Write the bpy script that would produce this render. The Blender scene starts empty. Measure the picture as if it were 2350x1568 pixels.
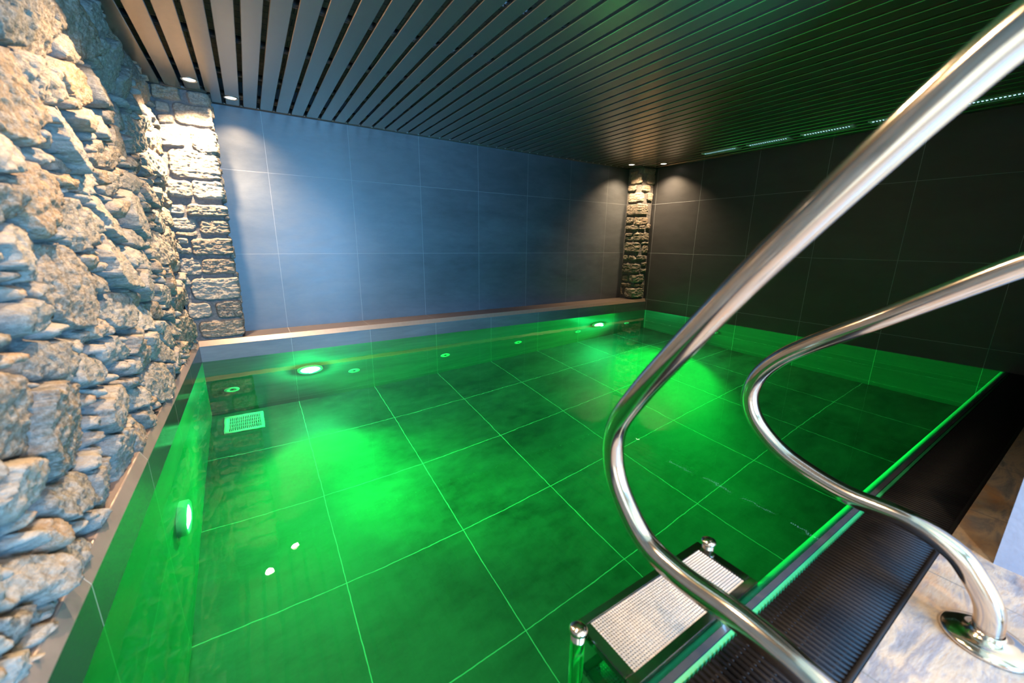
import bpy, bmesh, math, random
import numpy as np
from mathutils import Vector, Matrix
random.seed(7); rng = np.random.default_rng(11)
S = bpy.context.scene
PI = math.pi

# ------------------------------------------------------------------ camera
cam = bpy.data.cameras.new('camera'); co = bpy.data.objects.new('camera', cam)
S.collection.objects.link(co); S.camera = co
co.location = (-0.243, -4.644, 1.054)
co.rotation_euler = (1.3290, -0.0106, -0.5739)
cam.sensor_width = 36.0; cam.lens = 13.944; cam.clip_start = 0.02
cam.dof.use_dof = True; cam.dof.focus_distance = 4.3; cam.dof.aperture_fstop = 2.2

# ------------------------------------------------------------------ world, exposure
w = bpy.data.worlds.new('world'); S.world = w; w.use_nodes = True
bg = w.node_tree.nodes['Background']; bg.inputs[0].default_value = (.45, .6, 1, 1); bg.inputs[1].default_value = .15
S.view_settings.view_transform = 'Standard'; S.view_settings.look = 'None'
S.view_settings.exposure = 0.0; S.view_settings.gamma = 1.0; S.view_settings.use_curve_mapping = False
cy = S.cycles
cy.max_bounces = 8; cy.diffuse_bounces = 3; cy.glossy_bounces = 4; cy.transmission_bounces = 6
cy.sample_clamp_indirect = 2.0; cy.sample_clamp_direct = 0; cy.use_denoising = True
cy.caustics_reflective = False; cy.caustics_refractive = True; cy.blur_glossy = 0.0

ZC = 2.2133            # underside of the slatted ceiling, water level is z = 0
XL, XR = -0.712, 5.230
YB = -0.3135           # pool face of the ledge
ZF = -1.4445           # pool floor
YE = -4.20             # overflow edge

def area(name, loc, rot, sx, sy, power, color):
    l = bpy.data.lights.new(name, 'AREA'); l.shape = 'RECTANGLE'; l.size = sx; l.size_y = sy
    l.energy = power; l.color = color
    o = bpy.data.objects.new(name, l); S.collection.objects.link(o); o.location = loc; o.rotation_euler = rot
    return o
# daylight through the window of the niche behind the camera
area('window_daylight', (0.95, -6.96, .86), (math.radians(90), 0, 0), 1.3, 1.6, 600, (.14, .50, 1.0))

def spot(name, loc, direction, power, color, angle, blend, radius):
    l = bpy.data.lights.new(name, 'SPOT'); l.energy = power; l.color = color
    l.spot_size = math.radians(angle); l.spot_blend = blend; l.shadow_soft_size = radius
    o = bpy.data.objects.new(name, l); S.collection.objects.link(o); o.location = loc
    o.rotation_euler = Vector(direction).to_track_quat('-Z', 'Y').to_euler()
    return o
WARM = (1.0, .70, .42)
GREEN = (.0, 1.0, .085)
DOWNLIGHTS = [(-.462, -.537, 650), (-.214, -.245, 120), (4.687, -.272, 150), (5.006, -.588, 190)]
DOWNLIGHTS_NEAR = [(-.20, -2.35, 470), (-.20, -3.75, 200), (.60, -3.42, 120), (1.35, -5.3, 300), (.1, -5.6, 300)]
GREEN_POWER = 520

# ------------------------------------------------------------------ helpers
def link(name, me, mat=None, parent=None):
    o = bpy.data.objects.new(name, me); S.collection.objects.link(o)
    if mat is not None and not me.materials: me.materials.append(mat)
    if parent is not None: o.parent = parent
    return o
def obj(name, bm, mat, parent=None, smooth=False):
    me = bpy.data.meshes.new(name); bm.normal_update(); bm.to_mesh(me); bm.free()
    if smooth:
        for p in me.polygons: p.use_smooth = True
    return link(name, me, mat, parent)
def tag(o, label, cat, group=None):
    o['label'] = label; o['category'] = cat
    if group: o['group'] = group
    return o
def structure(o, label=None):
    o['kind'] = 'structure'
    if label: o['label'] = label
    return o
def thing(name, label, cat, loc=(0, 0, 0), group=None):
    o = bpy.data.objects.new(name, None); S.collection.objects.link(o); o.location = loc
    return tag(o, label, cat, group)
def box(bm, x0, x1, y0, y1, z0, z1, bev=0):
    r = bmesh.ops.create_cube(bm, size=1.0)
    vs = r['verts']
    for v in vs:
        v.co = Vector(((x0+x1)/2+v.co.x*(x1-x0), (y0+y1)/2+v.co.y*(y1-y0), (z0+z1)/2+v.co.z*(z1-z0)))
    if bev:
        es = list({e for v in vs for e in v.link_edges})
        bmesh.ops.bevel(bm, geom=es, offset=bev, segments=2, affect='EDGES')
def boxes_mesh(name, arr):
    """many plain boxes (x0,x1,y0,y1,z0,z1) as one mesh"""
    a = np.array(arr, float); n = len(a)
    idx = np.array([[0,2,4],[1,2,4],[1,3,4],[0,3,4],[0,2,5],[1,2,5],[1,3,5],[0,3,5]])
    v = a[:, idx].reshape(-1, 3)
    f = np.array([[0,3,2,1],[4,5,6,7],[0,1,5,4],[1,2,6,5],[2,3,7,6],[3,0,4,7]])
    F = (f[None] + 8*np.arange(n)[:, None, None]).reshape(-1, 4)
    return raw_mesh(name, v, F)
def raw_mesh(name, v, F, smooth=False):
    me = bpy.data.meshes.new(name)
    me.vertices.add(len(v)); me.vertices.foreach_set('co', np.asarray(v, np.float32).ravel())
    me.loops.add(F.size); me.loops.foreach_set('vertex_index', F.astype(np.int32).ravel())
    me.polygons.add(len(F)); me.polygons.foreach_set('loop_start', np.arange(0, F.size, F.shape[1], dtype=np.int32))
    me.update(calc_edges=True); me.validate()
    if smooth: me.polygons.foreach_set('use_smooth', np.ones(len(me.polygons), bool))
    return me
def lathe(bm, prof, n=40, axis='Z', origin=(0, 0, 0)):
    """prof: list of (r, h) revolved about the axis"""
    rings = []
    def P(r, h, t):
        a, b = r*math.cos(t), r*math.sin(t)
        p = {'Z': (a, b, h), 'Y': (a, -h, b), 'X': (h, a, b)}[axis]
        return Vector(p) + Vector(origin)
    for r, h in prof:
        if r < 1e-6: rings.append([bm.verts.new(P(0, h, 0))])
        else: rings.append([bm.verts.new(P(r, h, 2*PI*i/n)) for i in range(n)])
    for A, B in zip(rings, rings[1:]):
        for i in range(n):
            j = (i+1) % n
            q = [A[i % len(A)], A[j % len(A)], B[j % len(B)], B[i % len(B)]]
            u = []
            for x in q:
                if x not in u: u.append(x)
            if len(u) > 2:
                try: bm.faces.new(u)
                except ValueError: pass
    bmesh.ops.recalc_face_normals(bm, faces=bm.faces[:])
def catmull(P, n=8):
    P = [np.array(p, float) for p in P]; P = [2*P[0]-P[1]] + P + [2*P[-1]-P[-2]]; out = []
    for i in range(1, len(P)-2):
        for k in range(n):
            t = k/n; a, b, c, d = P[i-1:i+3]
            out.append(.5*((2*b)+(c-a)*t+(2*a-5*b+4*c-d)*t*t+(3*b-a-3*c+d)*t**3))
    out.append(P[-2]); return out
def tube(bm, pts, r, n=24, side=Vector((1, 0, 0))):
    """tube whose path lies in a plane with normal `side`"""
    pts = [Vector(p) for p in pts]; rings = []
    for i, p in enumerate(pts):
        t = (pts[min(i+1, len(pts)-1)] - pts[max(i-1, 0)]).normalized()
        u = t.cross(side).normalized()
        rings.append([bm.verts.new(p + r*(math.cos(2*PI*k/n)*u + math.sin(2*PI*k/n)*side)) for k in range(n)])
    for A, B in zip(rings, rings[1:]):
        for k in range(n): bm.faces.new((A[k], A[(k+1) % n], B[(k+1) % n], B[k]))
    bm.faces.new(rings[0]); bm.faces.new(rings[-1])
    bmesh.ops.recalc_face_normals(bm, faces=bm.faces[:])

# ------------------------------------------------------------------ materials
def new_mat(name):
    m = bpy.data.materials.new(name); m.use_nodes = True
    nt = m.node_tree; b = nt.nodes['Principled BSDF']
    return m, nt, b
class N:
    """tiny node helper"""
    def __init__(s, nt): s.nt = nt
    def node(s, t, **kw):
        n = s.nt.nodes.new(t)
        for k, v in kw.items(): setattr(n, k, v)
        return n
    def put(s, sock, v):
        if hasattr(v, 'is_output') or isinstance(v, bpy.types.NodeSocket): s.nt.links.new(v, sock)
        else: sock.default_value = v
    def m(s, op, a, b=0.0, c=0.0):
        n = s.node('ShaderNodeMath', operation=op); s.put(n.inputs[0], a); s.put(n.inputs[1], b)
        if op in ('MULTIPLY_ADD', 'SMOOTH_MIN', 'WRAP'): s.put(n.inputs[2], c)
        return n.outputs[0]
    def pos(s):
        g = s.node('ShaderNodeNewGeometry'); x = s.node('ShaderNodeSeparateXYZ'); s.nt.links.new(g.outputs['Position'], x.inputs[0])
        return g.outputs['Position'], x.outputs
    def noise(s, vec, scale, detail=4, rough=.55, dist=0, out=0):
        n = s.node('ShaderNodeTexNoise'); n.inputs['Scale'].default_value = scale; n.inputs['Detail'].default_value = detail
        n.inputs['Roughness'].default_value = rough; n.inputs['Distortion'].default_value = dist
        if vec is not None: s.nt.links.new(vec, n.inputs['Vector'])
        return n.outputs[out]
    def scale(s, vec, sc):
        n = s.node('ShaderNodeVectorMath', operation='MULTIPLY'); s.nt.links.new(vec, n.inputs[0]); n.inputs[1].default_value = sc
        return n.outputs[0]
    def ramp(s, fac, stops):
        n = s.node('ShaderNodeValToRGB'); s.put(n.inputs[0], fac); e = n.color_ramp.elements
        while len(e) < len(stops): e.new(.5)
        for k, (p, c) in zip(e, stops): k.position = p; k.color = (*c, 1)
        return n.outputs[0]
    def mix(s, f, a, b, mode='MIX'):
        n = s.node('ShaderNodeMix', data_type='RGBA', blend_type=mode); s.put(n.inputs[0], f)
        for sock, v in ((n.inputs[6], a), (n.inputs[7], b)):
            if isinstance(v, tuple): sock.default_value = (*v, 1)[:4]
            else: s.put(sock, v)
        return n.outputs[2]
    def bump(s, h, strength, dist, normal=None):
        n = s.node('ShaderNodeBump'); n.inputs['Strength'].default_value = strength; n.inputs['Distance'].default_value = dist
        s.put(n.inputs['Height'], h)
        if normal is not None: s.nt.links.new(normal, n.inputs['Normal'])
        return n.outputs[0]

def plain(name, color, rough=.5, metal=0.0, spec=None, bump=None):
    m, nt, b = new_mat(name); b.inputs['Base Color'].default_value = (*color, 1)
    b.inputs['Roughness'].default_value = rough; b.inputs['Metallic'].default_value = metal
    if spec is not None: b.inputs['Specular IOR Level'].default_value = spec
    n = N(nt); p, _ = n.pos()
    v = n.noise(p, 30, 3)
    nt.links.new(n.mix(.12, color, v, 'OVERLAY'), b.inputs['Base Color'])
    if bump: nt.links.new(n.bump(n.noise(p, bump[0], 4), bump[1], bump[2]), b.inputs['Normal'])
    return m

def tile(name, joints, col, var, rough, half=.0018, grout=(.30, .31, .31), wob=0.0, streak=(.35, 1, 1), spec=.5):
    """large-format tiles: joints = [(axis, offset), ...] every 0.75 m"""
    m, nt, b = new_mat(name); n = N(nt); p, xyz = n.pos()
    g = None; cell = None
    for ax, off in joints:
        c = xyz[ax]
        f = n.m('DIVIDE', n.m('SUBTRACT', c, off - 75.0), .75)
        d = n.m('MULTIPLY', n.m('ABSOLUTE', n.m('SUBTRACT', n.m('FRACT', n.m('ADD', f, .5)), .5)), .75)
        hw = half
        if wob:
            hw = n.m('ADD', half*.55, n.m('MULTIPLY', n.noise(p, 9, 3), wob))
        k = n.m('LESS_THAN', d, hw)
        g = k if g is None else n.m('MAXIMUM', g, k)
        fl = n.m('MULTIPLY', n.m('FLOOR', f), 12.9898 + 7.13*ax)
        cell = fl if cell is None else n.m('ADD', cell, fl)
    wn = n.node('ShaderNodeTexWhiteNoise', noise_dimensions='1D'); nt.links.new(cell, wn.inputs['W'])
    cloud = n.noise(n.scale(p, streak), 2.3, 6, .62, .4)
    fine = n.noise(n.scale(p, streak), 14, 5, .7)
    a = n.m('ADD', n.m('MULTIPLY', cloud, .65), n.m('MULTIPLY', fine, .35))
    lo = tuple(x*(1-var) for x in col); hi = tuple(x*(1+var) for x in col)
    base = n.ramp(a, [(.32, lo), (.68, hi)])
    base = n.mix(n.m('MULTIPLY', wn.outputs['Value'], .16), base, (.0, .0, .0))
    nt.links.new(n.mix(g, base, grout), b.inputs['Base Color'])
    nt.links.new(n.m('ADD', rough-.06, n.m('MULTIPLY', fine, .12)), b.inputs['Roughness'])
    b.inputs['Specular IOR Level'].default_value = spec
    h = n.m('ADD', n.m('MULTIPLY', g, -.6), n.m('MULTIPLY', fine, .12))
    nt.links.new(n.bump(h, .35, .002), b.inputs['Normal'])
    return m

TCOL = (.062, .069, .078)
M = {}
M['back'] = tile('dark_tile_back', [(0, 0.0), (2, .9315)], TCOL, .42, .42, spec=.65, half=.0020, grout=(.17, .18, .19))
M['right'] = tile('dark_tile_right', [(1, -1.0836), (2, .181)], (.026, .027, .030), .30, .46, streak=(1, .35, 1), half=.0019, grout=(.20, .22, .24))
M['ledge'] = tile('dark_tile_ledge', [(0, 0.0)], (.105, .082, .068), .3, .36, half=.0014)
M['ledge_l'] = tile('dark_tile_ledge_left', [(1, -1.0327)], (.16, .12, .10), .3, .36, half=.0012)
M['face_l'] = tile('dark_gloss_tile_face', [(1, -1.0327)], (.022, .024, .024), .2, .20)
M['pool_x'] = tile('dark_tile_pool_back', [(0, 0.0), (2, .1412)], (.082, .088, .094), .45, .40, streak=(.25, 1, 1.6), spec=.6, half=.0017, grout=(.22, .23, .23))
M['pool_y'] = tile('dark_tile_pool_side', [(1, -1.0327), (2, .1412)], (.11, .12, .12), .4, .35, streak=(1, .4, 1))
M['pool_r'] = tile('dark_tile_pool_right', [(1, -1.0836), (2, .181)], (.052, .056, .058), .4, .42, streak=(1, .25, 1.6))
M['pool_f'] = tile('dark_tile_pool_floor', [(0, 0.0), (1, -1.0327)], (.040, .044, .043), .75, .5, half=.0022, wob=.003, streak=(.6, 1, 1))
M['nose'] = plain('tan_anodised_trim', (.36, .27, .21), .30, .55)
M['lip'] = plain('pale_glazed_ceramic', (.45, .47, .46), .35, spec=.15)
M['runnel_glow'] = plain('green_glow_strip', (.015, .20, .075), .4)  # green pool light on the outer runnel, painted into its base colour
M['lip_wet'] = plain('dark_wet_edge', (.03, .035, .045), .06)
M['steel'] = plain('polished_steel', (.72, .61, .52), .13, 1.0)
M['steel_satin'] = plain('satin_steel', (.47, .44, .41), .38, .85)
M['mirror_dark'] = plain('smooth_dark_steel', (.32, .32, .32), .12, 1.0)
M['black'] = plain('black_plastic', (.006, .0057, .007), .55, spec=.12)
M['white'] = plain('white_plastic', (.82, .84, .84), .35)
M['vent'] = plain('white_lacquered_metal', (.80, .84, .86), .35)
M['dark_hole'] = plain('dark_opening', (.01, .01, .01), .8)
M['beige'] = plain('warm_beige_plaster', (.62, .45, .29), .8)
M['plaster'] = plain('grey_lavender_plaster', (.20, .20, .235), .8, bump=(60, .3, .003))
M['slat'] = plain('bronze_lacquered_slat', (.46, .37, .29), .26, .90, bump=(9, .08, .01))
M['trim_dark'] = plain('dark_angle_trim', (.06, .058, .055), .45, .3)
M['joist'] = plain('dark_carrier_steel', (.05, .05, .052), .4, .6)
M['galv'] = plain('galvanised_clip', (.55, .57, .6), .3, .9)

def emis(name, col, st):
    m, nt, b = new_mat(name); b.inputs['Base Color'].default_value = (.8, .8, .8, 1)
    b.inputs['Emission Color'].default_value = (*col, 1); b.inputs['Emission Strength'].default_value = st
    return m
M['lamp'] = emis('warm_lamp_glass', (1, .86, .68), 14)
M['lamp_green'] = emis('green_lamp_lens', (.35, 1, .55), 34)
M['cool'] = emis('cool_diffuser', (.40, .78, 1), 2.4)
M['sky'] = emis('frosted_daylight_glass', (.45, .66, 1), 1.2)

def water_mat():
    m = bpy.data.materials.new('pool_water'); m.use_nodes = True; nt = m.node_tree
    for k in list(nt.nodes): nt.nodes.remove(k)
    n = N(nt); out = n.node('ShaderNodeOutputMaterial')
    g = n.node('ShaderNodeBsdfRefraction'); g.inputs['IOR'].default_value = 1.333; g.inputs['Roughness'].default_value = 0.0
    g.inputs['Color'].default_value = (.30, 1.0, .66, 1)
    q = n.node('ShaderNodeBsdfGlossy'); q.inputs['Roughness'].default_value = 0.0; q.inputs['Color'].default_value = (1, 1, 1, 1)
    f = n.node('ShaderNodeFresnel'); f.inputs['IOR'].default_value = 1.333
    p, _ = n.pos()
    a = n.noise(n.scale(p, (1, 1, 0)), 5.0, 2, .5); c = n.noise(n.scale(p, (1, 1, 0)), 16, 2, .5)
    h = n.m('ADD', n.m('MULTIPLY', a, .0007), n.m('MULTIPLY', c, .00014))
    b = n.bump(h, 1.0, 1.0)
    for k in (g, q, f): nt.links.new(b, k.inputs['Normal'])
    mx = n.node('ShaderNodeMixShader'); nt.links.new(f.outputs[0], mx.inputs[0]); nt.links.new(g.outputs[0], mx.inputs[1]); nt.links.new(q.outputs[0], mx.inputs[2])
    nt.links.new(mx.outputs[0], out.inputs['Surface'])
    return m
M['water'] = water_mat()

def stone_mat():
    m, nt, b = new_mat('rubble_stone'); n = N(nt); p, _ = n.pos()
    def attr(k):
        a = n.node('ShaderNodeAttribute'); a.attribute_name = k; return a.outputs['Fac']
    rnd, mor = attr('stone_tone'), attr('mortar')
    r2 = n.m('FRACT', n.m('MULTIPLY', rnd, 7.31))
    tone = n.ramp(rnd, [(0, (.12, .10, .08)), (.15, (.38, .32, .25)), (.30, (.22, .14, .075)), (.44, (.46, .39, .31)), (.56, (.17, .14, .10)), (.68, (.52, .46, .38)), (.80, (.38, .21, .085)), (.9, (.25, .23, .20)), (1, (.44, .38, .31))])
    big = n.noise(p, 11, 6, .65, .6); fine = n.noise(p, 70, 6, .7); vein = n.noise(n.scale(p, (1, .5, 2.6)), 22, 5, .7, 1.2)
    c = n.mix(n.m('MULTIPLY', big, .9), tone, (.09, .08, .065))
    c = n.mix(n.m('MULTIPLY', n.ramp(fine, [(.42, (0, 0, 0)), (.62, (1, 1, 1))]), .45), c, (.48, .43, .36))
    c = n.mix(n.m('MULTIPLY', n.ramp(vein, [(.55, (0, 0, 0)), (.7, (1, 1, 1))]), .35), c, (.30, .20, .11))
    mc = n.ramp(n.noise(p, 40, 5, .7), [(.3, (.11, .105, .105)), (.7, (.21, .20, .19))])
    nt.links.new(n.mix(mor, c, mc), b.inputs['Base Color'])
    b.inputs['Roughness'].default_value = .85; b.inputs['Specular IOR Level'].default_value = .25
    h = n.m('ADD', n.m('MULTIPLY', fine, .45), n.m('ADD', n.m('MULTIPLY', vein, .5), n.m('MULTIPLY', n.noise(p, 190, 4, .7), .12)))
    nt.links.new(n.bump(h, 1.0, .020), b.inputs['Normal'])
    return m
M['stone'] = stone_mat()

def deck_mat():
    m, nt, b = new_mat('slate_deck'); n = N(nt); p, xyz = n.pos()
    s = n.scale(p, (1.0, 3.2, 1)); a = n.noise(s, 3.0, 7, .66, .8); r = n.noise(n.scale(p, (1, 1.6, 1)), 2.3, 5, .6, .5)
    c = n.ramp(a, [(.28, (.05, .055, .075)), (.42, (.15, .145, .155)), (.50, (.27, .22, .17)), (.60, (.13, .125, .14)), (.76, (.32, .27, .21))])
    c = n.mix(n.ramp(r, [(.50, (0, 0, 0)), (.62, (.8, .8, .8))]), c, (.26, .14, .06))
    g = None
    for ax, off, step in ((0, .34, .6), (1, -4.475, .6)):
        f = n.m('DIVIDE', n.m('SUBTRACT', xyz[ax], off-60), step)
        d = n.m('ABSOLUTE', n.m('SUBTRACT', n.m('FRACT', n.m('ADD', f, .5)), .5)); k = n.m('LESS_THAN', d, .004)
        g = k if g is None else n.m('MAXIMUM', g, k)
    nt.links.new(n.mix(g, c, (.10, .10, .10)), b.inputs['Base Color'])
    b.inputs['Roughness'].default_value = .48
    nt.links.new(n.bump(n.m('ADD', a, n.m('MULTIPLY', n.noise(s, 30, 5, .7), .4)), .5, .008), b.inputs['Normal'])
    return m
M['deck'] = deck_mat()

def block_mat():
    m, nt, b = new_mat('raw_block_soffit'); n = N(nt); p, _ = n.pos()
    t = n.node('ShaderNodeTexBrick'); nt.links.new(n.scale(p, (1, 1, 0)), t.inputs['Vector'])
    t.inputs['Scale'].default_value = 3; t.inputs['Mortar Size'].default_value = .008
    t.inputs['Color1'].default_value = (.25, .19, .13, 1); t.inputs['Color2'].default_value = (.18, .13, .09, 1); t.inputs['Mortar'].default_value = (.04, .035, .03, 1)
    nt.links.new(n.mix(.5, t.outputs['Color'], n.noise(n.scale(p, (9, 1, 1)), 8, 5), 'OVERLAY'), b.inputs['Base Color'])
    b.inputs['Roughness'].default_value = .9
    return m
M['block'] = block_mat()
# stones of the rubble wall: (y, z, half length, half height, tilt)
STONES = [(-2.899,1.439,0.147,0.1,-170),(-2.787,1.645,0.197,0.048,-157),(-2.497,1.738,0.172,0.085,-173),(-2.282,1.865,0.191,0.043,-163),(-2.059,1.906,0.183,0.085,-175),(-2.269,1.754,0.172,0.044,-171),(-1.869,2.008,0.182,0.077,-176),(-1.579,2.097,0.138,0.076,-178),(-2.644,1.527,0.206,0.064,-177),(-2.228,1.657,0.22,0.056,-177),(-2.168,1.535,0.177,0.038,-172),(-1.778,1.734,0.22,0.079,-170),(-1.449,1.956,0.22,0.107,-176),(-1.218,1.943,0.22,0.075,-176),(-1.81,1.649,0.186,0.04,-175),(-2.444,1.41,0.22,0.091,175),(-3.027,1.26,0.116,0.045,-170),(-2.795,1.297,0.093,0.025,176),(-2.616,1.291,0.079,0.027,-174),(-1.937,1.54,0.195,0.048,-173),(-1.951,1.433,0.22,0.054,-172),(-1.629,1.54,0.202,0.061,-180),(-1.487,1.699,0.186,0.053,-177),(-1.174,1.684,0.212,0.071,176),(-0.922,1.913,0.22,0.072,-175),(-0.533,2.09,0.22,0.072,-178),(-1.339,1.574,0.22,0.045,-178),(-0.586,1.729,0.22,0.066,176),(-1.267,1.495,0.22,0.05,-179),(-0.732,1.594,0.22,0.076,-177),(-0.798,1.829,0.22,0.063,179),(-0.952,2.143,0.22,0.079,-179),(-1.208,2.155,0.22,0.063,-178),(-3.072,1.204,0.082,0.018,-171),(-2.882,1.164,0.113,0.076,-169),(-3.103,1.133,0.095,0.042,-169),(-2.626,1.249,0.101,0.031,-177),(-2.34,1.274,0.175,0.047,-174),(-2.655,1.207,0.076,0.018,-174),(-2.477,1.2,0.122,0.019,178),(-2.614,1.097,0.16,0.073,175),(-2.354,1.126,0.148,0.041,-175),(-2.806,1.061,0.083,0.021,-179),(-2.12,1.144,0.197,0.085,175),(-2.08,1.235,0.135,0.018,-177),(-1.932,1.199,0.146,0.039,-176),(-1.983,1.305,0.187,0.041,-172),(-1.546,1.181,0.22,0.09,171),(-1.284,1.253,0.22,0.028,-178),(-1.58,1.349,0.216,0.047,-177),(-1.116,1.345,0.196,0.062,177),(-0.712,1.337,0.22,0.06,180),(-0.802,1.179,0.22,0.071,180),(-1.756,1.053,0.207,0.043,179),(-1.089,1.012,0.22,0.088,175),(-2.39,1.043,0.101,0.023,179),(-2.169,0.956,0.22,0.095,169),(-2.56,0.972,0.071,0.029,174),(-3.049,1.008,0.137,0.055,177),(-3.216,1.008,0.085,0.024,-176),(-3.155,0.963,0.058,0.018,178),(-2.787,0.907,0.149,0.104,164),(-3.12,0.918,0.126,0.018,178),(-3.131,0.858,0.152,0.031,178),(-2.485,0.888,0.123,0.034,179),(-1.98,0.974,0.119,0.05,175),(-1.593,0.925,0.22,0.059,177),(-1.72,0.804,0.22,0.069,173),(-2.326,0.756,0.215,0.059,174),(-2.57,0.821,0.091,0.021,173),(-2.047,0.781,0.134,0.032,176),(-1.926,0.663,0.178,0.051,172),(-2.617,0.744,0.178,0.029,177),(-1.641,0.663,0.165,0.048,165),(-1.245,0.694,0.22,0.059,166),(-0.848,0.771,0.213,0.099,169),(-0.64,0.886,0.22,0.042,178),(-0.624,1.031,0.22,0.095,177),(-1.117,0.565,0.22,0.05,171),(-0.713,0.608,0.22,0.09,169),(-1.305,0.497,0.22,0.053,168),(-0.719,0.373,0.22,0.088,164),(-1.643,0.565,0.22,0.036,177),(-1.488,0.46,0.166,0.073,164),(-2.394,0.637,0.151,0.028,171),(-2.968,0.789,0.091,0.018,173),(-3.313,0.837,0.051,0.019,175),(-2.107,0.565,0.151,0.028,168),(-2.145,0.628,0.125,0.027,173),(-3.275,0.927,0.052,0.018,176),(-3.278,0.777,0.104,0.018,176),(-3.032,0.704,0.128,0.059,171),(-3.348,0.663,0.102,0.077,133),(-3.076,0.539,0.18,0.119,151),(-2.767,0.621,0.133,0.049,165),(-2.452,0.619,0.188,0.047,176),(-2.145,0.521,0.211,0.073,157),(-1.878,0.494,0.151,0.067,158),(-1.587,0.422,0.198,0.084,155),(-1.907,0.316,0.203,0.096,158),(-2.638,0.429,0.22,0.061,174),(-1.332,0.286,0.168,0.075,166),(-2.266,0.351,0.094,0.063,158),(-2.303,0.511,0.172,0.031,166),(-2.568,0.529,0.131,0.018,170),(-2.291,0.426,0.091,0.032,156),(-2.214,0.216,0.128,0.058,146),(-2.484,0.3,0.15,0.024,172),(-2.406,0.214,0.116,0.075,151),(-2.673,0.251,0.137,0.076,145),(-2.933,0.364,0.091,0.03,172),(-2.907,0.247,0.12,0.068,140),(-3.366,0.505,0.126,0.05,161),(-3.121,0.345,0.182,0.054,164),(-3.186,0.689,0.05,0.018,165),(-2.769,0.533,0.058,0.018,167),(-3.475,0.587,0.039,0.024,58),(-1.569,0.258,0.128,0.053,150),(-3.271,0.227,0.122,0.039,156),(-3.401,0.375,0.046,0.018,134),(-3.521,0.388,0.031,0.018,135),(-3.58,0.401,0.048,0.034,-162),(-3.449,0.302,0.133,0.044,151),(-3.526,0.276,0.08,0.036,143),(-3.48,0.176,0.062,0.023,153),(-3.603,0.302,0.066,0.024,125),(-3.597,0.223,0.072,0.032,136),(-3.651,0.268,0.049,0.022,126),(-3.532,0.175,0.034,0.018,152),(-3.41,0.194,0.043,0.018,163)]
PILLAR_L = [(0.034,0.219,2.113,2.218),(0.257,0.387,2.112,2.213),(0.039,0.134,2.023,2.097),(0.152,0.381,1.951,2.111),(0.041,0.15,1.939,2.014),(0.027,0.197,1.772,1.938),(0.234,0.384,1.758,1.936),(0.069,0.379,1.544,1.77),(0.023,0.184,1.395,1.529),(0.185,0.385,1.394,1.538),(0.134,0.389,1.253,1.347),(0.003,0.115,1.265,1.335),(0.02,0.175,1.136,1.239),(0.198,0.381,1.1,1.229),(0.025,0.175,1.086,1.126),(0.033,0.109,1.017,1.071),(0.121,0.381,0.928,1.074),(0.033,0.116,0.937,0.992),(0.008,0.163,0.759,0.907),(0.164,0.379,0.768,0.902),(0.017,0.067,0.677,0.748),(0.064,0.386,0.544,0.738),(0.013,0.179,0.387,0.527),(0.209,0.382,0.369,0.529),(0.069,0.383,0.203,0.357)]
PILLAR_R = [(0.043,0.188,2.108,2.165),(0.27,0.546,2.123,2.212),(0.062,0.27,1.971,2.114),(0.358,0.565,1.971,2.133),(0.017,0.183,1.874,1.961),(0.27,0.445,1.858,1.956),(0.03,0.337,1.705,1.844),(0.394,0.522,1.725,1.855),(0.029,0.431,1.514,1.678),(0.027,0.167,1.383,1.487),(0.177,0.468,1.365,1.482),(0.028,0.27,1.284,1.359),(0.27,0.412,1.292,1.358),(0.433,0.528,1.296,1.386),(0.029,0.169,1.194,1.247),(0.035,0.186,1.126,1.187),(0.193,0.526,1.127,1.247),(0.039,0.324,0.944,1.095),(0.362,0.529,1.068,1.106),(0.387,0.53,0.929,1.052),(0.015,0.114,0.8,0.894),(0.134,0.27,0.813,0.89),(0.27,0.513,0.822,0.896),(0.022,0.38,0.613,0.76),(0.407,0.528,0.727,0.782),(0.396,0.53,0.624,0.68),(0.023,0.161,0.469,0.572),(0.182,0.475,0.464,0.59),(0.028,0.233,0.384,0.44),(0.27,0.393,0.393,0.441),(0.405,0.502,0.377,0.442),(0.104,0.495,0.211,0.372),(0.017,0.065,0.238,0.367)]

# ------------------------------------------------------------------ room shell
def wall_obj(name, bxs, mat, label=None):
    bm = bmesh.new()
    for b in bxs: box(bm, *b)
    return structure(obj(name, bm, mat), label)
wall_obj('wall_back', [(-1.0, 5.40, 0.0, .2, -.2, 2.62)], M['back'], 'wall of large dark tiles behind the ledge')
wall_obj('wall_right', [(XR, 5.45, -4.8, 0.2, .0, 2.62)], M['right'], 'dark tiled wall down to the water')
wall_obj('pool_wall_right', [(XR, 5.45, -4.55, .2, -1.7, -.0005)], M['pool_r'])
wall_obj('pool_wall_back', [(-1.0, XR, YB, 0.0, -1.7, .140)], M['pool_x'])
wall_obj('pool_wall_left', [(-1.0, XL, -4.25, YB-.0004, -1.7, -.0005)], M['pool_y'])
wall_obj('ledge_face_left', [(-1.0, XL, -4.25, YB-.0004, .0, .1405)], M['face_l'], 'dark glossy tile face just above the water below the rubble wall')
wall_obj('pool_floor', [(-1.0, 5.45, -4.5, .0, -1.75, ZF)], M['pool_f'])
wall_obj('wall_front', [(1.774, 5.45, -4.86, -4.59, -.1, 2.62)], M['plaster'], 'lavender grey plastered wall beside the deck')
wall_obj('wall_niche_right', [(1.774, 2.0, -7.2, -4.8601, -.1, 2.62)], M['beige'])
wall_obj('wall_niche_left', [(-1.05, -.80, -7.2, -4.9, -.1, 2.62)], M['beige'])
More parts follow.
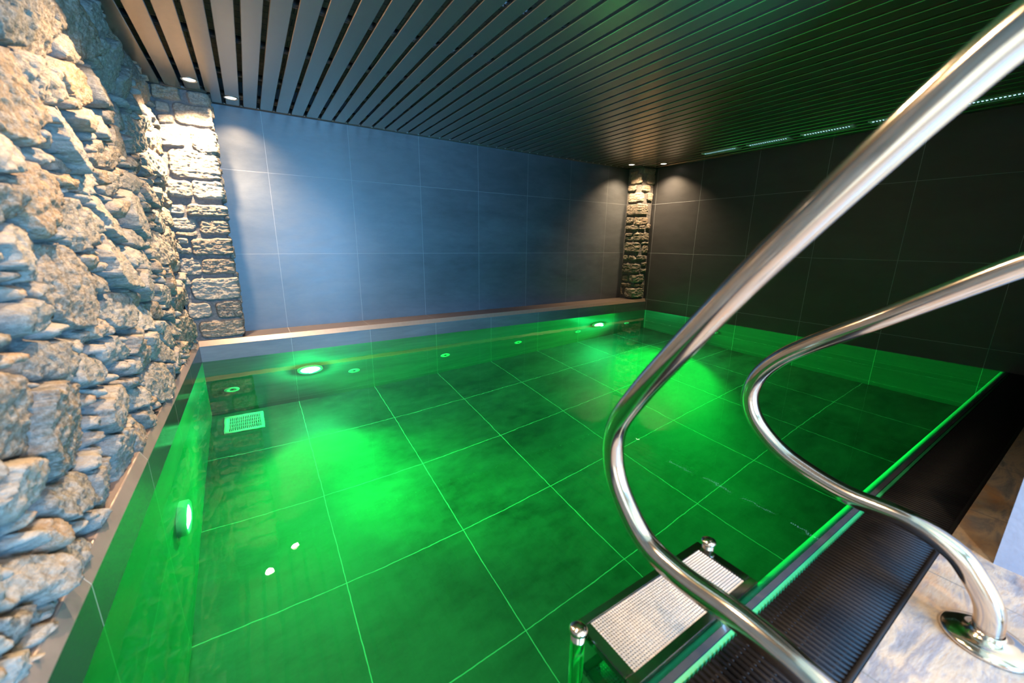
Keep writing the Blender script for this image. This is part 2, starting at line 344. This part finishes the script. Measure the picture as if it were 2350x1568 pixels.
wall_obj('wall_niche_back', [(-.8, .25, -7.2, -7.0, -.1, 2.62), (1.65, 1.774, -7.2, -7.0, -.1, 2.62), (.25, 1.65, -7.2, -7.0, -.1, .02), (.25, 1.65, -7.2, -7.0, 1.72, 2.62)], M['beige'])
wf = wall_obj('window_1', [(.25, .30, -7.1, -7.02, .02, 1.72), (1.60, 1.65, -7.1, -7.02, .02, 1.72), (.30, 1.60, -7.1, -7.02, .02, .07), (.30, 1.60, -7.1, -7.02, 1.67, 1.72)], M['white'])
bm = bmesh.new(); box(bm, .3, 1.6, -7.08, -7.06, .07, 1.67); obj('pane', bm, M['sky'], wf)
wall_obj('floor', [(-1.0, 5.45, -7.2, -4.478, -.25, .004)], M['deck'], 'mottled slate deck between grating and wall')

# ledge with a rounded nose
def prism(bm, prof, a, b, axis):
    """extrude a closed profile along axis 0 (x) or 1 (y); prof = [(other, z)]"""
    f = (lambda t, q: (t, q[0], q[1])) if axis == 0 else (lambda t, q: (q[0], t, q[1]))
    A = [bm.verts.new(f(a, q)) for q in prof]; B = [bm.verts.new(f(b, q)) for q in prof]
    n = len(prof)
    for i in range(n): bm.faces.new((A[i], A[(i+1) % n], B[(i+1) % n], B[i]))
    bm.faces.new(A); bm.faces.new(B); bmesh.ops.recalc_face_normals(bm, faces=bm.faces[:])
nose = [(.3135, .1412), (.3130, .1440), (.2945, .1850), (.2915, .1868)]
bm = bmesh.new()
prism(bm, [(-y, z) for y, z in nose] + [(-.0, .1868), (-.0, .1402), (-.3135, .1402)], -1.0, XR, 0)
structure(obj('ledge', bm, M['ledge']), 'low tiled ledge along the foot of the dark wall')
bm = bmesh.new()
prism(bm, [(XL-(.3135-y), z) for y, z in nose] + [(-1.0, .1868), (-1.0, .1402), (XL, .1402)], -4.26, -.3136, 1)
structure(obj('ledge_left', bm, M['ledge_l']), 'narrow tiled ledge below the rubble wall')

# bevelled metal trim on the nose of both ledges
bm = bmesh.new(); prism(bm, [(-.3142, .1414), (-.2938, .1866), (-.2905, .1876), (-.2905, .1860), (-.3128, .1405)], XL, XR, 0)
structure(obj('trim_1', bm, M['nose']), 'tan bevelled trim along the front edge of the ledge')
bm = bmesh.new(); prism(bm, [(XL-.0007+.0, .1414), (XL-.0212, .1866), (XL-.0245, .1876), (XL-.0245, .1860), (XL+.0006-.0015, .1405)], -4.26, -.3137, 1)
structure(obj('trim_2', bm, M['nose']), 'tan bevelled trim along the narrow ledge below the rubble wall')

# overflow edge
bm = bmesh.new()
box(bm, -.80, XR, -4.24, -4.190, -1.5, -.040)
structure(obj('pool_wall_front', bm, M['pool_x']))
bm = bmesh.new()
lip = [(-4.186, -.040)] + [(-4.2125+.0265*math.cos(t), -.036+.032*math.sin(t)) for t in [PI/2*k/8 for k in range(9)]] + [(-4.2165, -.004), (-4.2165, -.040)]
prism(bm, lip, XL, XR, 0)
structure(obj('overflow_lip', bm, M['lip'], None, False), 'pale rounded overflow lip at the water line')
bm = bmesh.new()
prism(bm, [(-4.2166, .0030), (-4.234, .0030), (-4.236, -.03), (-4.2166, -.03)], XL, XR, 0)
structure(obj('overflow_edge', bm, M['lip_wet']), 'wet dark strip on top of the overflow edge')
bm = bmesh.new()
box(bm, XL-.2, XR, -4.52, -4.2361, -.20, -.16)
structure(obj('gutter', bm, M['pool_x']))
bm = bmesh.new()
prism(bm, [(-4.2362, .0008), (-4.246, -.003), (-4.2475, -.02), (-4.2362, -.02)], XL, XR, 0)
structure(obj('overflow_runnel', bm, M['runnel_glow']))

# water
xs = np.linspace(XL, XR, 60); ys = np.linspace(-4.2164, YB, 42)
v = np.array([(x, y, 0.0) for y in ys for x in xs]); nx = len(xs)
i = np.arange(nx-1); j = np.arange(len(ys)-1); J, I = np.meshgrid(j, i, indexing='ij'); a = (J*nx+I).ravel()
F = np.stack([a, a+1, a+1+nx, a+nx], 1)
wo = link('water_surface', raw_mesh('water', v, F, True), M['water']); structure(wo, 'still pool water glowing green')

# ------------------------------------------------------------------ ceiling
PITCH = .12575; bx = []
x = -.269 - 4*PITCH
slats = []
while x < XR+.05:
    a, b = x+.0135, x+PITCH-.0135
    a = max(a, -.80)
    if a < 5.21: slats.append((a, min(b, 5.222)))
    x += PITCH
bm = bmesh.new()
for a, b in slats:
    yb = -.022
    if b < -.36: yb = -.292
    if a > 4.90: yb = -.292
    for (y0, y1) in ((-4.58, yb),):
        prof = [(a, ZC+.016), (a, ZC+.003), (a+.003, ZC), (b-.003, ZC), (b, ZC+.003), (b, ZC+.016), (b-.0015, ZC+.016), (b-.0015, ZC+.004), (a+.0015, ZC+.004), (a+.0015, ZC+.016)]
        A = [bm.verts.new((q, y0, z)) for q, z in prof]; B = [bm.verts.new((q, y1, z)) for q, z in prof]
        for k in range(len(prof)): bm.faces.new((A[k], A[(k+1) % 10], B[(k+1) % 10], B[k]))
bmesh.ops.recalc_face_normals(bm, faces=bm.faces[:])
ceil = structure(obj('ceiling', bm, M['slat']), 'slatted metal ceiling with dark gaps')
tr = [(-.375, 5.0, -.022, 0, ZC-.004, ZC+.03), (-.80, -.352, -.292, -.2706, ZC-.004, ZC+.03), (-.374, -.352, -.292, -.02, ZC-.004, ZC+.03),
      (4.90, 5.23, -.292, -.2706, ZC-.004, ZC+.03), (4.90, 4.929, -.292, -.0, ZC-.004, ZC+.03),
      (5.205, XR, -4.59, -.27, ZC-.004, ZC+.03), (-.80, -.775, -4.6, -.29, ZC-.004, ZC+.03), (1.774, XR, -4.59, -4.572, ZC-.004, ZC+.03)]
structure(link('ceiling_trim', boxes_mesh('ceiling_trim', tr), M['trim_dark']))
car = []
for y in [-.16, -.22] + [-.75-.62*k for k in range(6)]:
    for dy in (0, .022): car.append((-.79, XR if y > -4.6 else 1.77, y-dy-.006, y-dy, ZC+.018, ZC+.05))
structure(link('ceiling_carriers', boxes_mesh('ceiling_carriers', car), M['joist']))
wall_obj('ceiling_soffit', [(-1.0, 5.45, -7.2, .2, 2.42, 2.62)], M['block'])
cl = []
x = -.269
while x < 4.85:
    cl.append((x-.009, x+.009, -.036, -.010, ZC+.003, ZC+.006)); cl.append((x-.008, x+.008, -.012, -.009, ZC, ZC+.02)); x += PITCH
structure(link('ceiling_clips', boxes_mesh('ceiling_clips', cl), M['galv']))

wall_obj('ceiling_niche', [(-.80, 1.774, -7.0, -4.62, ZC, ZC+.05)], M['beige'])
wall_obj('ceiling_edge', [(-.80, 1.774, -4.6199, -4.585, ZC-.003, ZC+.06)], M['trim_dark'])
# ------------------------------------------------------------------ rubble masonry
def lattice(shape_seed):
    return np.random.default_rng(shape_seed).random((64, 64))
def vnoise(x, y, seed):
    L = lattice(seed); xi = np.floor(x).astype(int); yi = np.floor(y).astype(int); fx = x-xi; fy = y-yi
    fx = fx*fx*(3-2*fx); fy = fy*fy*(3-2*fy)
    g = lambda a, b: L[a % 64, b % 64]
    return (g(xi, yi)*(1-fx)+g(xi+1, yi)*fx)*(1-fy)+(g(xi, yi+1)*(1-fx)+g(xi+1, yi+1)*fx)*fy
def fbm(x, y, sc, seed, octv=4, gain=.5):
    s = 0; a = 1; t = 0
    for o in range(octv):
        s = s+a*vnoise(x*sc*2**o+13.7*o, y*sc*2**o+5.1*o, seed+o); t += a; a *= gain
    return s/t - .5
def sstep(a, b, x):
    t = np.clip((x-a)/(b-a), 0, 1); return t*t*(3-2*t)
def grid_faces(nr, nc):
    J, I = np.meshgrid(np.arange(nr-1), np.arange(nc-1), indexing='ij'); a = (J*nc+I).ravel()
    return np.stack([a, a+1, a+1+nc, a+nc], 1)
def set_attr(me, name, arr):
    at = me.attributes.new(name, 'FLOAT', 'POINT'); at.data.foreach_set('value', arr.astype(np.float32).ravel())
def graded(a, b, d0, d1):
    out = [a]; 
    while out[-1] < b:
        t = (out[-1]-a)/(b-a); out.append(out[-1]+d0+(d1-d0)*t)
    out[-1] = b; return np.array(out)

# long rubble wall on the left
st = [[s[0], s[1], min(s[2], 2.6*s[3]), s[3]*1.08, s[4]] for s in STONES]
r = np.random.default_rng(5)
C = np.array(st)
def metric(Y, Z, s):
    an = math.radians(s[4]); c, q = math.cos(an), math.sin(an); dy, dz = Y-s[0], Z-s[1]
    u = (dy*c+dz*q)/s[2]; w_ = (-dy*q+dz*c)/s[3]; return np.sqrt(u*u+w_*w_)
for k in range(9000):
    y, z = r.uniform(-4.95, -.25), r.uniform(.20, 2.24)
    a = r.uniform(.06, .12) if y < -3.4 or y > -.6 else r.uniform(.03, .07); b = a*r.uniform(.45, .75)
    ok = True
    for s in st:
        if abs(s[0]-y) < s[2]+a and abs(s[1]-z) < s[2]+a:
            if math.hypot(s[0]-y, s[1]-z) < .05 or metric(y, z, s) < 1.18+.72*b/s[3]: ok = False; break
    if ok: st.append([y, z, a, b, r.uniform(-20, 20)])
yy = np.concatenate([graded(-4.95, -3.75, .02, .008)[:-1], graded(-3.75, -.262, .0062, .0072)])
zz = np.arange(.1868, 2.262, .0070)
Yg, Zg = np.meshgrid(yy, zz)
wx = fbm(Yg, Zg, 11, 31, 5)*.060; wz = fbm(Yg, Zg, 11, 41, 5)*.050
Yw, Zw = Yg+wx, Zg+wz
d1 = np.full(Yg.shape, 9.0); d2 = np.full(Yg.shape, 9.0); idx = np.zeros(Yg.shape, int)
for k, s in enumerate(st):
    m_ = (np.abs(yy-s[0]) < s[2]*1.9+.05); 
    if not m_.any(): continue
    c0, c1 = np.where(m_)[0][[0, -1]]
    n_ = (np.abs(zz-s[1]) < s[2]*1.9+.05)
    if not n_.any(): continue
    r0, r1 = np.where(n_)[0][[0, -1]]
    sl = (slice(r0, r1+1), slice(c0, c1+1))
    d = metric(Yw[sl], Zw[sl], s)
    # squarish stones
    D1, D2 = d1[sl], d2[sl]
    b_ = d < D1
    d2[sl] = np.where(b_, D1, np.minimum(D2, d)); idx[sl] = np.where(b_, k, idx[sl]); d1[sl] = np.where(b_, d, D1)
A = np.array(st); rad = A[idx, 3]
edge = np.minimum(1.30-d1, (d2-d1)*.62)*rad          # metres to the border of the stone
rs = np.random.default_rng(77); tone = rs.random(len(st)); prot = rs.uniform(.030, .058, len(st)); tl = rs.uniform(-.40, .40, (len(st), 2))
prof = sstep(0, .011, edge)
lump = fbm(Yg, Zg, 22, 3, 5, .6)*.030 + np.abs(fbm(Yg+Zg*.3, Zg*2.2, 26, 8, 4, .6))*-.030
hgt = prof*(prot[idx]+(Yg-A[idx, 0])*tl[idx, 0]*.5+(Zg-A[idx, 1])*tl[idx, 1]+lump+.010*np.clip(1-d1, 0, 1)) + (1-prof)*(fbm(Yg, Zg, 30, 12, 3)*.008-.012)
X0 = -.775
fade = sstep(.1868, .20, Zg)
X = X0 + np.clip(hgt, -.02, .085)
V = np.stack([X, Yg, Zg], -1).reshape(-1, 3)
Fc = grid_faces(len(zz), len(yy))[:, ::-1]
me = raw_mesh('wall_left', V, Fc, True)
set_attr(me, 'stone_tone', tone[idx]); set_attr(me, 'mortar', 1-prof)
lw = structure(link('wall_left', me, M['stone']), 'rough rubble stone wall rising from the narrow ledge')
bm = bmesh.new(); box(bm, -1.05, -.79, -4.95, .2, .187, 2.62); structure(obj('wall_left_core', bm, M['plaster']))

def pillar(name, blocks, path, label, seed, side_fill):
    """path(s) -> (x, y, nx, ny); blocks are (s0, s1, z0, z1)"""
    L = path(None); ss = np.arange(0, L+1e-6, .0048); zz = np.arange(.187, 2.262, .0052)
    Sg, Zg = np.meshgrid(ss, zz)
    Sw = Sg+fbm(Sg+seed, Zg, 16, seed, 4)*.026; Zw = Zg+fbm(Sg+seed, Zg, 16, seed+9, 4)*.026
    bl = list(blocks)+side_fill
    best = np.full(Sg.shape, -9.0); idx = np.zeros(Sg.shape, int)
    for k, (a, b, c, d) in enumerate(bl):
        hx, hz = (b-a)/2, (d-c)/2; rr = min(hx, hz)*.55
        qx = np.abs(Sw-(a+b)/2)-hx+rr; qz = np.abs(Zw-(c+d)/2)-hz+rr
        sd = np.minimum(np.maximum(qx, qz), 0)+np.hypot(np.maximum(qx, 0), np.maximum(qz, 0))-rr
        m_ = -sd > best; best = np.where(m_, -sd, best); idx = np.where(m_, k, idx)
    rs = np.random.default_rng(seed); tone = rs.random(len(bl)); prot = rs.uniform(.020, .036, len(bl))
    prof = sstep(-.004, .013, best)
    dz_ = fbm(Sg+seed, Zg*1.7, 26, seed+3, 5, .6)*.020 - np.abs(fbm(Sg*.8+seed, Zg*3.0, 20, seed+5, 4, .6))*.024
    h = prof*(prot[idx]+dz_) + (1-prof)*fbm(Sg, Zg, 40, seed+7, 3)*.006
    px, py, nx_, ny_ = path(ss)
    X = px[None]+h*nx_[None]; Y = py[None]+h*ny_[None]
    me = raw_mesh(name, np.stack([X, Y, Zg], -1).reshape(-1, 3), grid_faces(len(zz), len(ss)), True)
    set_attr(me, 'stone_tone', tone[idx]); set_attr(me, 'mortar', 1-prof)
    return structure(link(name, me, M['stone']), label)
def path_left(s):
    c = .376-.010
    if s is None: return c+.02+.25
    x = np.where(s < c, -.765+s, -.765+c+.012); y = np.full(s.shape, -.262)
    t = np.clip((s-c)/.02, 0, 1)*PI/2
    x = np.where(s < c, -.765+s, -.765+c+.012*np.sin(t)); y = np.where(s < c, -.262, np.where(s < c+.02, -.262+.012*(1-np.cos(t)), -.25+(s-c-.02)))
    nx = np.sin(t); ny = -np.cos(t); return x, y, nx, ny
def path_right(s):
    if s is None: return .25+.02+.29
    t = np.clip((s-.25)/.02, 0, 1)*PI/2
    x = np.where(s < .25, 4.950, np.where(s < .27, 4.950+.012*(1-np.cos(t)), 4.962+(s-.27)))
    y = np.where(s < .25, -s, np.where(s < .27, -.25-.012*np.sin(t), -.262))
    nx = -np.cos(t); ny = -np.sin(t); return x, y, nx, ny
q = np.random.default_rng(3); side = []; z = .20
while z < 2.2:
    h = q.uniform(.06, .15); side.append((.47, .47+q.uniform(.10, .2), z, z+h-.015)); z += h
PLs = [(a, b+.045+.05*((k*37) % 5)/5 if b > .37 else b, c, d) for k, (a, b, c, d) in enumerate(PILLAR_L)]
pillar('stone_pillar', PLs, path_left, 'rubble stone pillar joined to the long rubble wall', 21, side)
pillar('stone_pillar', PILLAR_R, path_right, 'narrow rubble stone pillar between the two dark tiled walls', 55, [])

# ------------------------------------------------------------------ recessed downlights
def make_downlight(x, y, label, group=None):
    t = thing('recessed_downlight', label, 'ceiling light', (x, y, ZC), group)
    bm = bmesh.new(); lathe(bm, [(.042, .004), (.043, -.002), (.047, -.005), (.052, -.004), (.053, -.0008), (.050, .0), (.042, .03), (.0, .032)], 40); obj('trim_ring', bm, M['steel_satin'], t, True)
    bm = bmesh.new(); lathe(bm, [(.0, -.001), (.034, -.0012), (.0425, .0015)], 32); obj('lens', bm, M['lamp'], t, True)
    return t
dl = ['recessed downlight in front of the stone pillar by the long rubble wall', 'recessed downlight close above the large bluish lit tile wall, right of the thick pillar',
      'recessed downlight just left of the narrow far pillar', 'recessed downlight just right of the narrow far pillar, by the black tile wall']
for (x, y, power), l in zip(DOWNLIGHTS, dl):
    make_downlight(x, y, l, 'recessed ceiling downlights')
    spot('downlight_beam', (x, y, ZC-.012), (0, 0, -1), power, WARM, 124, .8, .035)
for (x, y, power) in DOWNLIGHTS_NEAR:
    t = make_downlight(x, y, 'recessed downlight over the near end of the pool, out of view', 'recessed ceiling downlights')
    spot('downlight_beam', (x, y, ZC-.012), (0, 0, -1), power, WARM, 126, .6, .035)

# ------------------------------------------------------------------ slot lights in the ceiling
vl = ['dim cool white slot light in the ceiling closest to the far narrow pillar', 'dim cool white slot light, second from the narrow pillar along the black wall',
      'dim cool white slot light, third from the narrow pillar, left of the steel rail', 'dim cool white slot light partly hidden by the near steel rail', 'dim cool white slot light right of the near steel rail']
for k, l in enumerate(vl):
    y0 = -1.29-.565*k
    t = thing('slot_light', l, 'ceiling light', (4.892, y0-.225, ZC), 'slot lights in the ceiling along the dark wall')
    fr = [(-.062, .062, -.225, -.205, -.006, .0), (-.062, .062, .205, .225, -.006, .0), (-.062, -.050, -.205, .205, -.006, .0), (.050, .062, -.205, .205, -.006, .0)]
    link('frame', boxes_mesh('slot_frame', fr), M['vent'], t)
    lv = [(-.049, .049, -.2+.0235*i, -.2+.0235*i+.009, -.005, .0005) for i in range(17)]
    link('louvres', boxes_mesh('slot_louvres', lv), M['vent'], t)
    link('diffuser', boxes_mesh('slot_diffuser', [(-.050, .050, -.205, .205, .001, .004)]), M['cool'], t)

# ------------------------------------------------------------------ underwater fittings
def disc_fit(t, R, axis, sgn, thick):
    pass
jl = ['round white inlet nozzle in the corner below the thick stone pillar', 'round white inlet nozzle just right of the large glowing lamp', 'round white inlet nozzle, third from the rubble wall corner',
      'round white inlet nozzle, fourth from the rubble wall corner', 'round white inlet nozzle left of the far glowing lamp', 'round white inlet nozzle below the narrow stone pillar']
for x, l in zip([-.533, .552, 1.607, 2.671, 3.746, 4.806], jl):
    t = thing('inlet_nozzle', l, 'nozzle', (x, YB, -.922), 'inlet nozzles along the pool wall')
    bm = bmesh.new(); lathe(bm, [(.0, .004), (.016, .004), (.018, .010), (.052, .008), (.060, .002), (.060, .0001)], 36, 'Y'); obj('flange', bm, M['white'], t, True)
    bm = bmesh.new(); lathe(bm, [(.0, .0055), (.015, .0055), (.015, .0045)], 20, 'Y'); obj('opening', bm, M['dark_hole'], t)
def pool_lamp(loc, axis, sgn, label, lens_mat):
    t = thing('pool_lamp', label, 'underwater lamp', loc, 'underwater pool lamps')
    bm = bmesh.new(); lathe(bm, [(.0, .012*sgn), (.085, .012*sgn), (.092, .034*sgn), (.105, .042*sgn), (.117, .034*sgn), (.118, .0005*sgn)], 48, axis); obj('rim', bm, M['white'], t, True)
    bm = bmesh.new(); lathe(bm, [(.0, .046*sgn), (.05, .042*sgn), (.078, .034*sgn), (.091, .022*sgn)], 40, axis); obj('lens', bm, lens_mat, t, True)
    return t
pool_lamp((.133, YB, -.67), 'Y', 1, 'bright green glowing underwater lamp near the thick stone pillar', M['lamp_green'])
pool_lamp((4.143, YB, -.67), 'Y', 1, 'green glowing underwater lamp at the far end of the ledge wall', M['lamp_green'])
pool_lamp((XR, -1.5, -.70), 'X', -1, 'underwater lamp under the black tile wall, hidden behind the near steel rail', M['lamp_green'])
pool_lamp((XL, -2.235, -.70), 'X', 1, 'white rimmed underwater lamp on the pool side below the rubble wall', M['lamp_green'])
for (x, y, z), d, k in (((.133, YB-.06, -.67), (0, -1, -.08), 1), ((4.143, YB-.06, -.67), (0, -1, -.08), 1), ((XL+.06, -2.235, -.70), (1, .35, .22), 1.2), ((XR-.06, -1.5, -.70), (-1, .1, .12), 1.1)):
    spot('pool_lamp_beam', (x, y, z), d, GREEN_POWER*k*1.75, GREEN, 102 if k == 1 else 120, .7 if k == 1 else .5, .05)
for x in (.133, 4.143):
    l = bpy.data.lights.new('pool_lamp_spill', 'POINT'); l.energy = 100; l.color = (.03, 1, .30); l.shadow_soft_size = .03
    o = bpy.data.objects.new('pool_lamp_spill', l); S.collection.objects.link(o); o.location = (x, YB-.080, -.67)

t = thing('floor_drain', 'square pale drain grille on the pool floor near the corner', 'drain', (-.465, -.54, ZF))
fr = [(-.152, .152, -.150, -.118, .0, .012), (-.152, .152, .118, .150, .0, .012), (-.152, -.120, -.118, .118, .0, .012), (.120, .152, -.118, .118, .0, .012)]
link('frame', boxes_mesh('drain_frame', fr), M['white'], t)
lv = [(-.119+.0142*i, -.119+.0142*i+.008, -.117, .117, .001, .010) for i in range(17)]+[(-.119, .119, -.117+.058*i, -.113+.058*i, .001, .009) for i in range(1, 4)]
link('grille', boxes_mesh('drain_grille', lv), M['white'], t)
link('sump', boxes_mesh('drain_sump', [(-.12, .12, -.118, .118, .0002, .0009)]), M['dark_hole'], t)

# ------------------------------------------------------------------ overflow grating
t = thing('overflow_grating', 'black ribbed overflow grating running along the pool edge', 'grating', (0, 0, 0))
bars = []; x = XL+.004
while x < XR-.01:
    bars.append((x, x+.0100, -4.462, -4.252, -.022, .0015)); x += .0185
link('bars', boxes_mesh('grating_bars', bars), M['black'], t)
rails = [(XL+.002, XR-.002, y-.004, y+.004, -.018, -.0035) for y in (-4.282, -4.32, -4.36, -4.40, -4.435)]
link('cross_rods', boxes_mesh('grating_rods', rails), M['black'], t)
link('edge_frame', boxes_mesh('grating_frame', [(XL+.002, XR-.002, -4.476, -4.463, -.03, .003)]), M['black'], t)

# ------------------------------------------------------------------ steps
sx0, sx1, sy0, sy1 = .412, 1.003, -4.196, -3.984
t = thing('pool_steps', 'steel pool steps with perforated treads at the overflow edge', 'pool steps', (0, 0, 0))
def tread(z, x0, x1, y0, y1, detail):
    bm = bmesh.new()
    w1, w2 = .034, .026
    for b in ((x0, x1, y0, y0+w2, z-.03, z), (x0, x1, y1-w2, y1, z-.03, z), (x0, x0+w1, y0+w2, y1-w2, z-.03, z), (x1-w1, x1, y0+w2, y1-w2, z-.03, z)):
        box(bm, *b, bev=.0025)
    tr = obj('tread', bm, M['mirror_dark'], t)
    px0, px1, py0, py1 = x0+w1, x1-w1, y0+w2, y1-w2
    p = .0083; nx_ = int((px1-px0)/p); ny_ = int((py1-py0)/p); verts = []; faces = []
    seg = 8; prof = [(.0040, .0), (.0030, .0022), (.0019, .0018), (.0017, -.004)]
    cs = [(math.cos(2*PI*k/seg), math.sin(2*PI*k/seg)) for k in range(seg)]
    for iy in range(ny_):
        for ix in range(nx_):
            cx = px0+(ix+.5)*(px1-px0)/nx_; cyy = py0+(iy+.5)*(py1-py0)/ny_; o = len(verts)
            for r_, h_ in prof:
                for c, s_ in cs: verts.append((cx+r_*c, cyy+r_*s_, z-.004+h_))
            for a in range(3):
                for k in range(seg):
                    k2 = (k+1) % seg; faces.append((o+a*seg+k, o+a*seg+k2, o+(a+1)*seg+k2, o+(a+1)*seg+k))
    me = raw_mesh('perforated_plate', np.array(verts), np.array(faces)); link('perforated_plate', me, M['steel_satin'], tr)
    link('plate_base', boxes_mesh('plate_base', [(px0, px1, py0, py1, z-.012, z-.0042)]), M['trim_dark'], tr)
tread(.008, sx0, sx1, sy0, sy1, True)
tread(-.27, sx0+.035, sx1-.035, sy0+.02, sy1-.0, True)
tread(-.56, sx0+.035, sx1-.035, sy0+.02, sy1-.0, False)
for x, y in ((.388, -4.022), (1.006, -4.022)):
    bm = bmesh.new(); lathe(bm, [(.0, -1.30), (.0195, -1.30), (.0195, .024), (.0, .024)], 24, 'Z', (x, y, 0)); po = obj('post', bm, M['steel'], t, True)
    bm = bmesh.new(); lathe(bm, [(.0, .024), (.022, .024), (.0255, .028), (.0255, .034), (.022, .039), (.012, .0425), (.0, .0435)], 28, 'Z', (x, y, 0)); obj('cap', bm, M['steel'], po, True)

# ------------------------------------------------------------------ handrails
def handrail(X, prof, label, fl):
    t = thing('handrail', label, 'handrail', (X, prof[0][0], .004), 'polished steel pool handrails')
    pts = catmull([(0, y-prof[0][0], z-.004) for y, z in prof], 8)
    bm = bmesh.new(); tube(bm, pts, .0305, 32); obj('tube', bm, M['steel'], t, True)
    for (yy_, zz_) in fl:
        bm = bmesh.new(); lathe(bm, [(.0, .0), (.088, .0), (.090, .006), (.084, .014), (.060, .022), (.036, .028), (.036, .034), (.0305, .038)], 48, 'Z', (0, yy_-prof[0][0], zz_)); obj('flange', bm, M['steel'], t, True)
    return t
handrail(.57, [(-4.640, .012), (-4.632, .09), (-4.590, .172), (-4.535, .218), (-4.452, .243), (-4.332, .254), (-4.185, .247), (-4.070, .271), (-3.976, .364), (-3.938, .457), (-3.944, .560), (-4.011, .680), (-4.109, .819), (-4.226, .976), (-4.320, 1.094), (-4.392, 1.180), (-4.450, 1.247), (-4.512, 1.311), (-4.60, 1.375), (-4.72, 1.42), (-4.86, 1.415), (-4.95, 1.35), (-4.985, 1.24), (-4.99, .9), (-4.99, .5), (-4.99, .012)],
         'polished steel handrail nearest the camera, sweeping from the upper frame edge over the steps', [(-4.640, .0), (-4.99, .0)])
handrail(1.33, [(-4.632, .012), (-4.622, .10), (-4.580, .172), (-4.527, .225), (-4.425, .256), (-4.288, .255), (-4.171, .277), (-4.058, .321), (-3.968, .398), (-3.933, .482), (-3.950, .571), (-4.012, .658), (-4.105, .736), (-4.241, .832), (-4.364, .922), (-4.496, 1.018), (-4.60, 1.08), (-4.72, 1.12), (-4.85, 1.12), (-4.94, 1.06), (-4.98, .95), (-4.99, .6), (-4.99, .012)],
         'polished steel handrail farther from the camera, its round base flange on the slate deck', [(-4.632, .0), (-4.99, .0)])

# ------------------------------------------------------------------ downlight light through the water surface
wo.cycles.is_caustics_caster = True
for o in S.objects:
    if o.type == 'MESH' and (o.name.startswith(('pool_wall', 'pool_floor')) or (o.parent and o.parent.name.startswith(('floor_drain', 'pool_lamp', 'inlet_nozzle')))):
        o.cycles.is_caustics_receiver = True
    if o.type == 'LIGHT' and o.name.startswith('downlight_beam') and o.location.y > -2.5:
        o.data.cycles.is_caustics_light = True
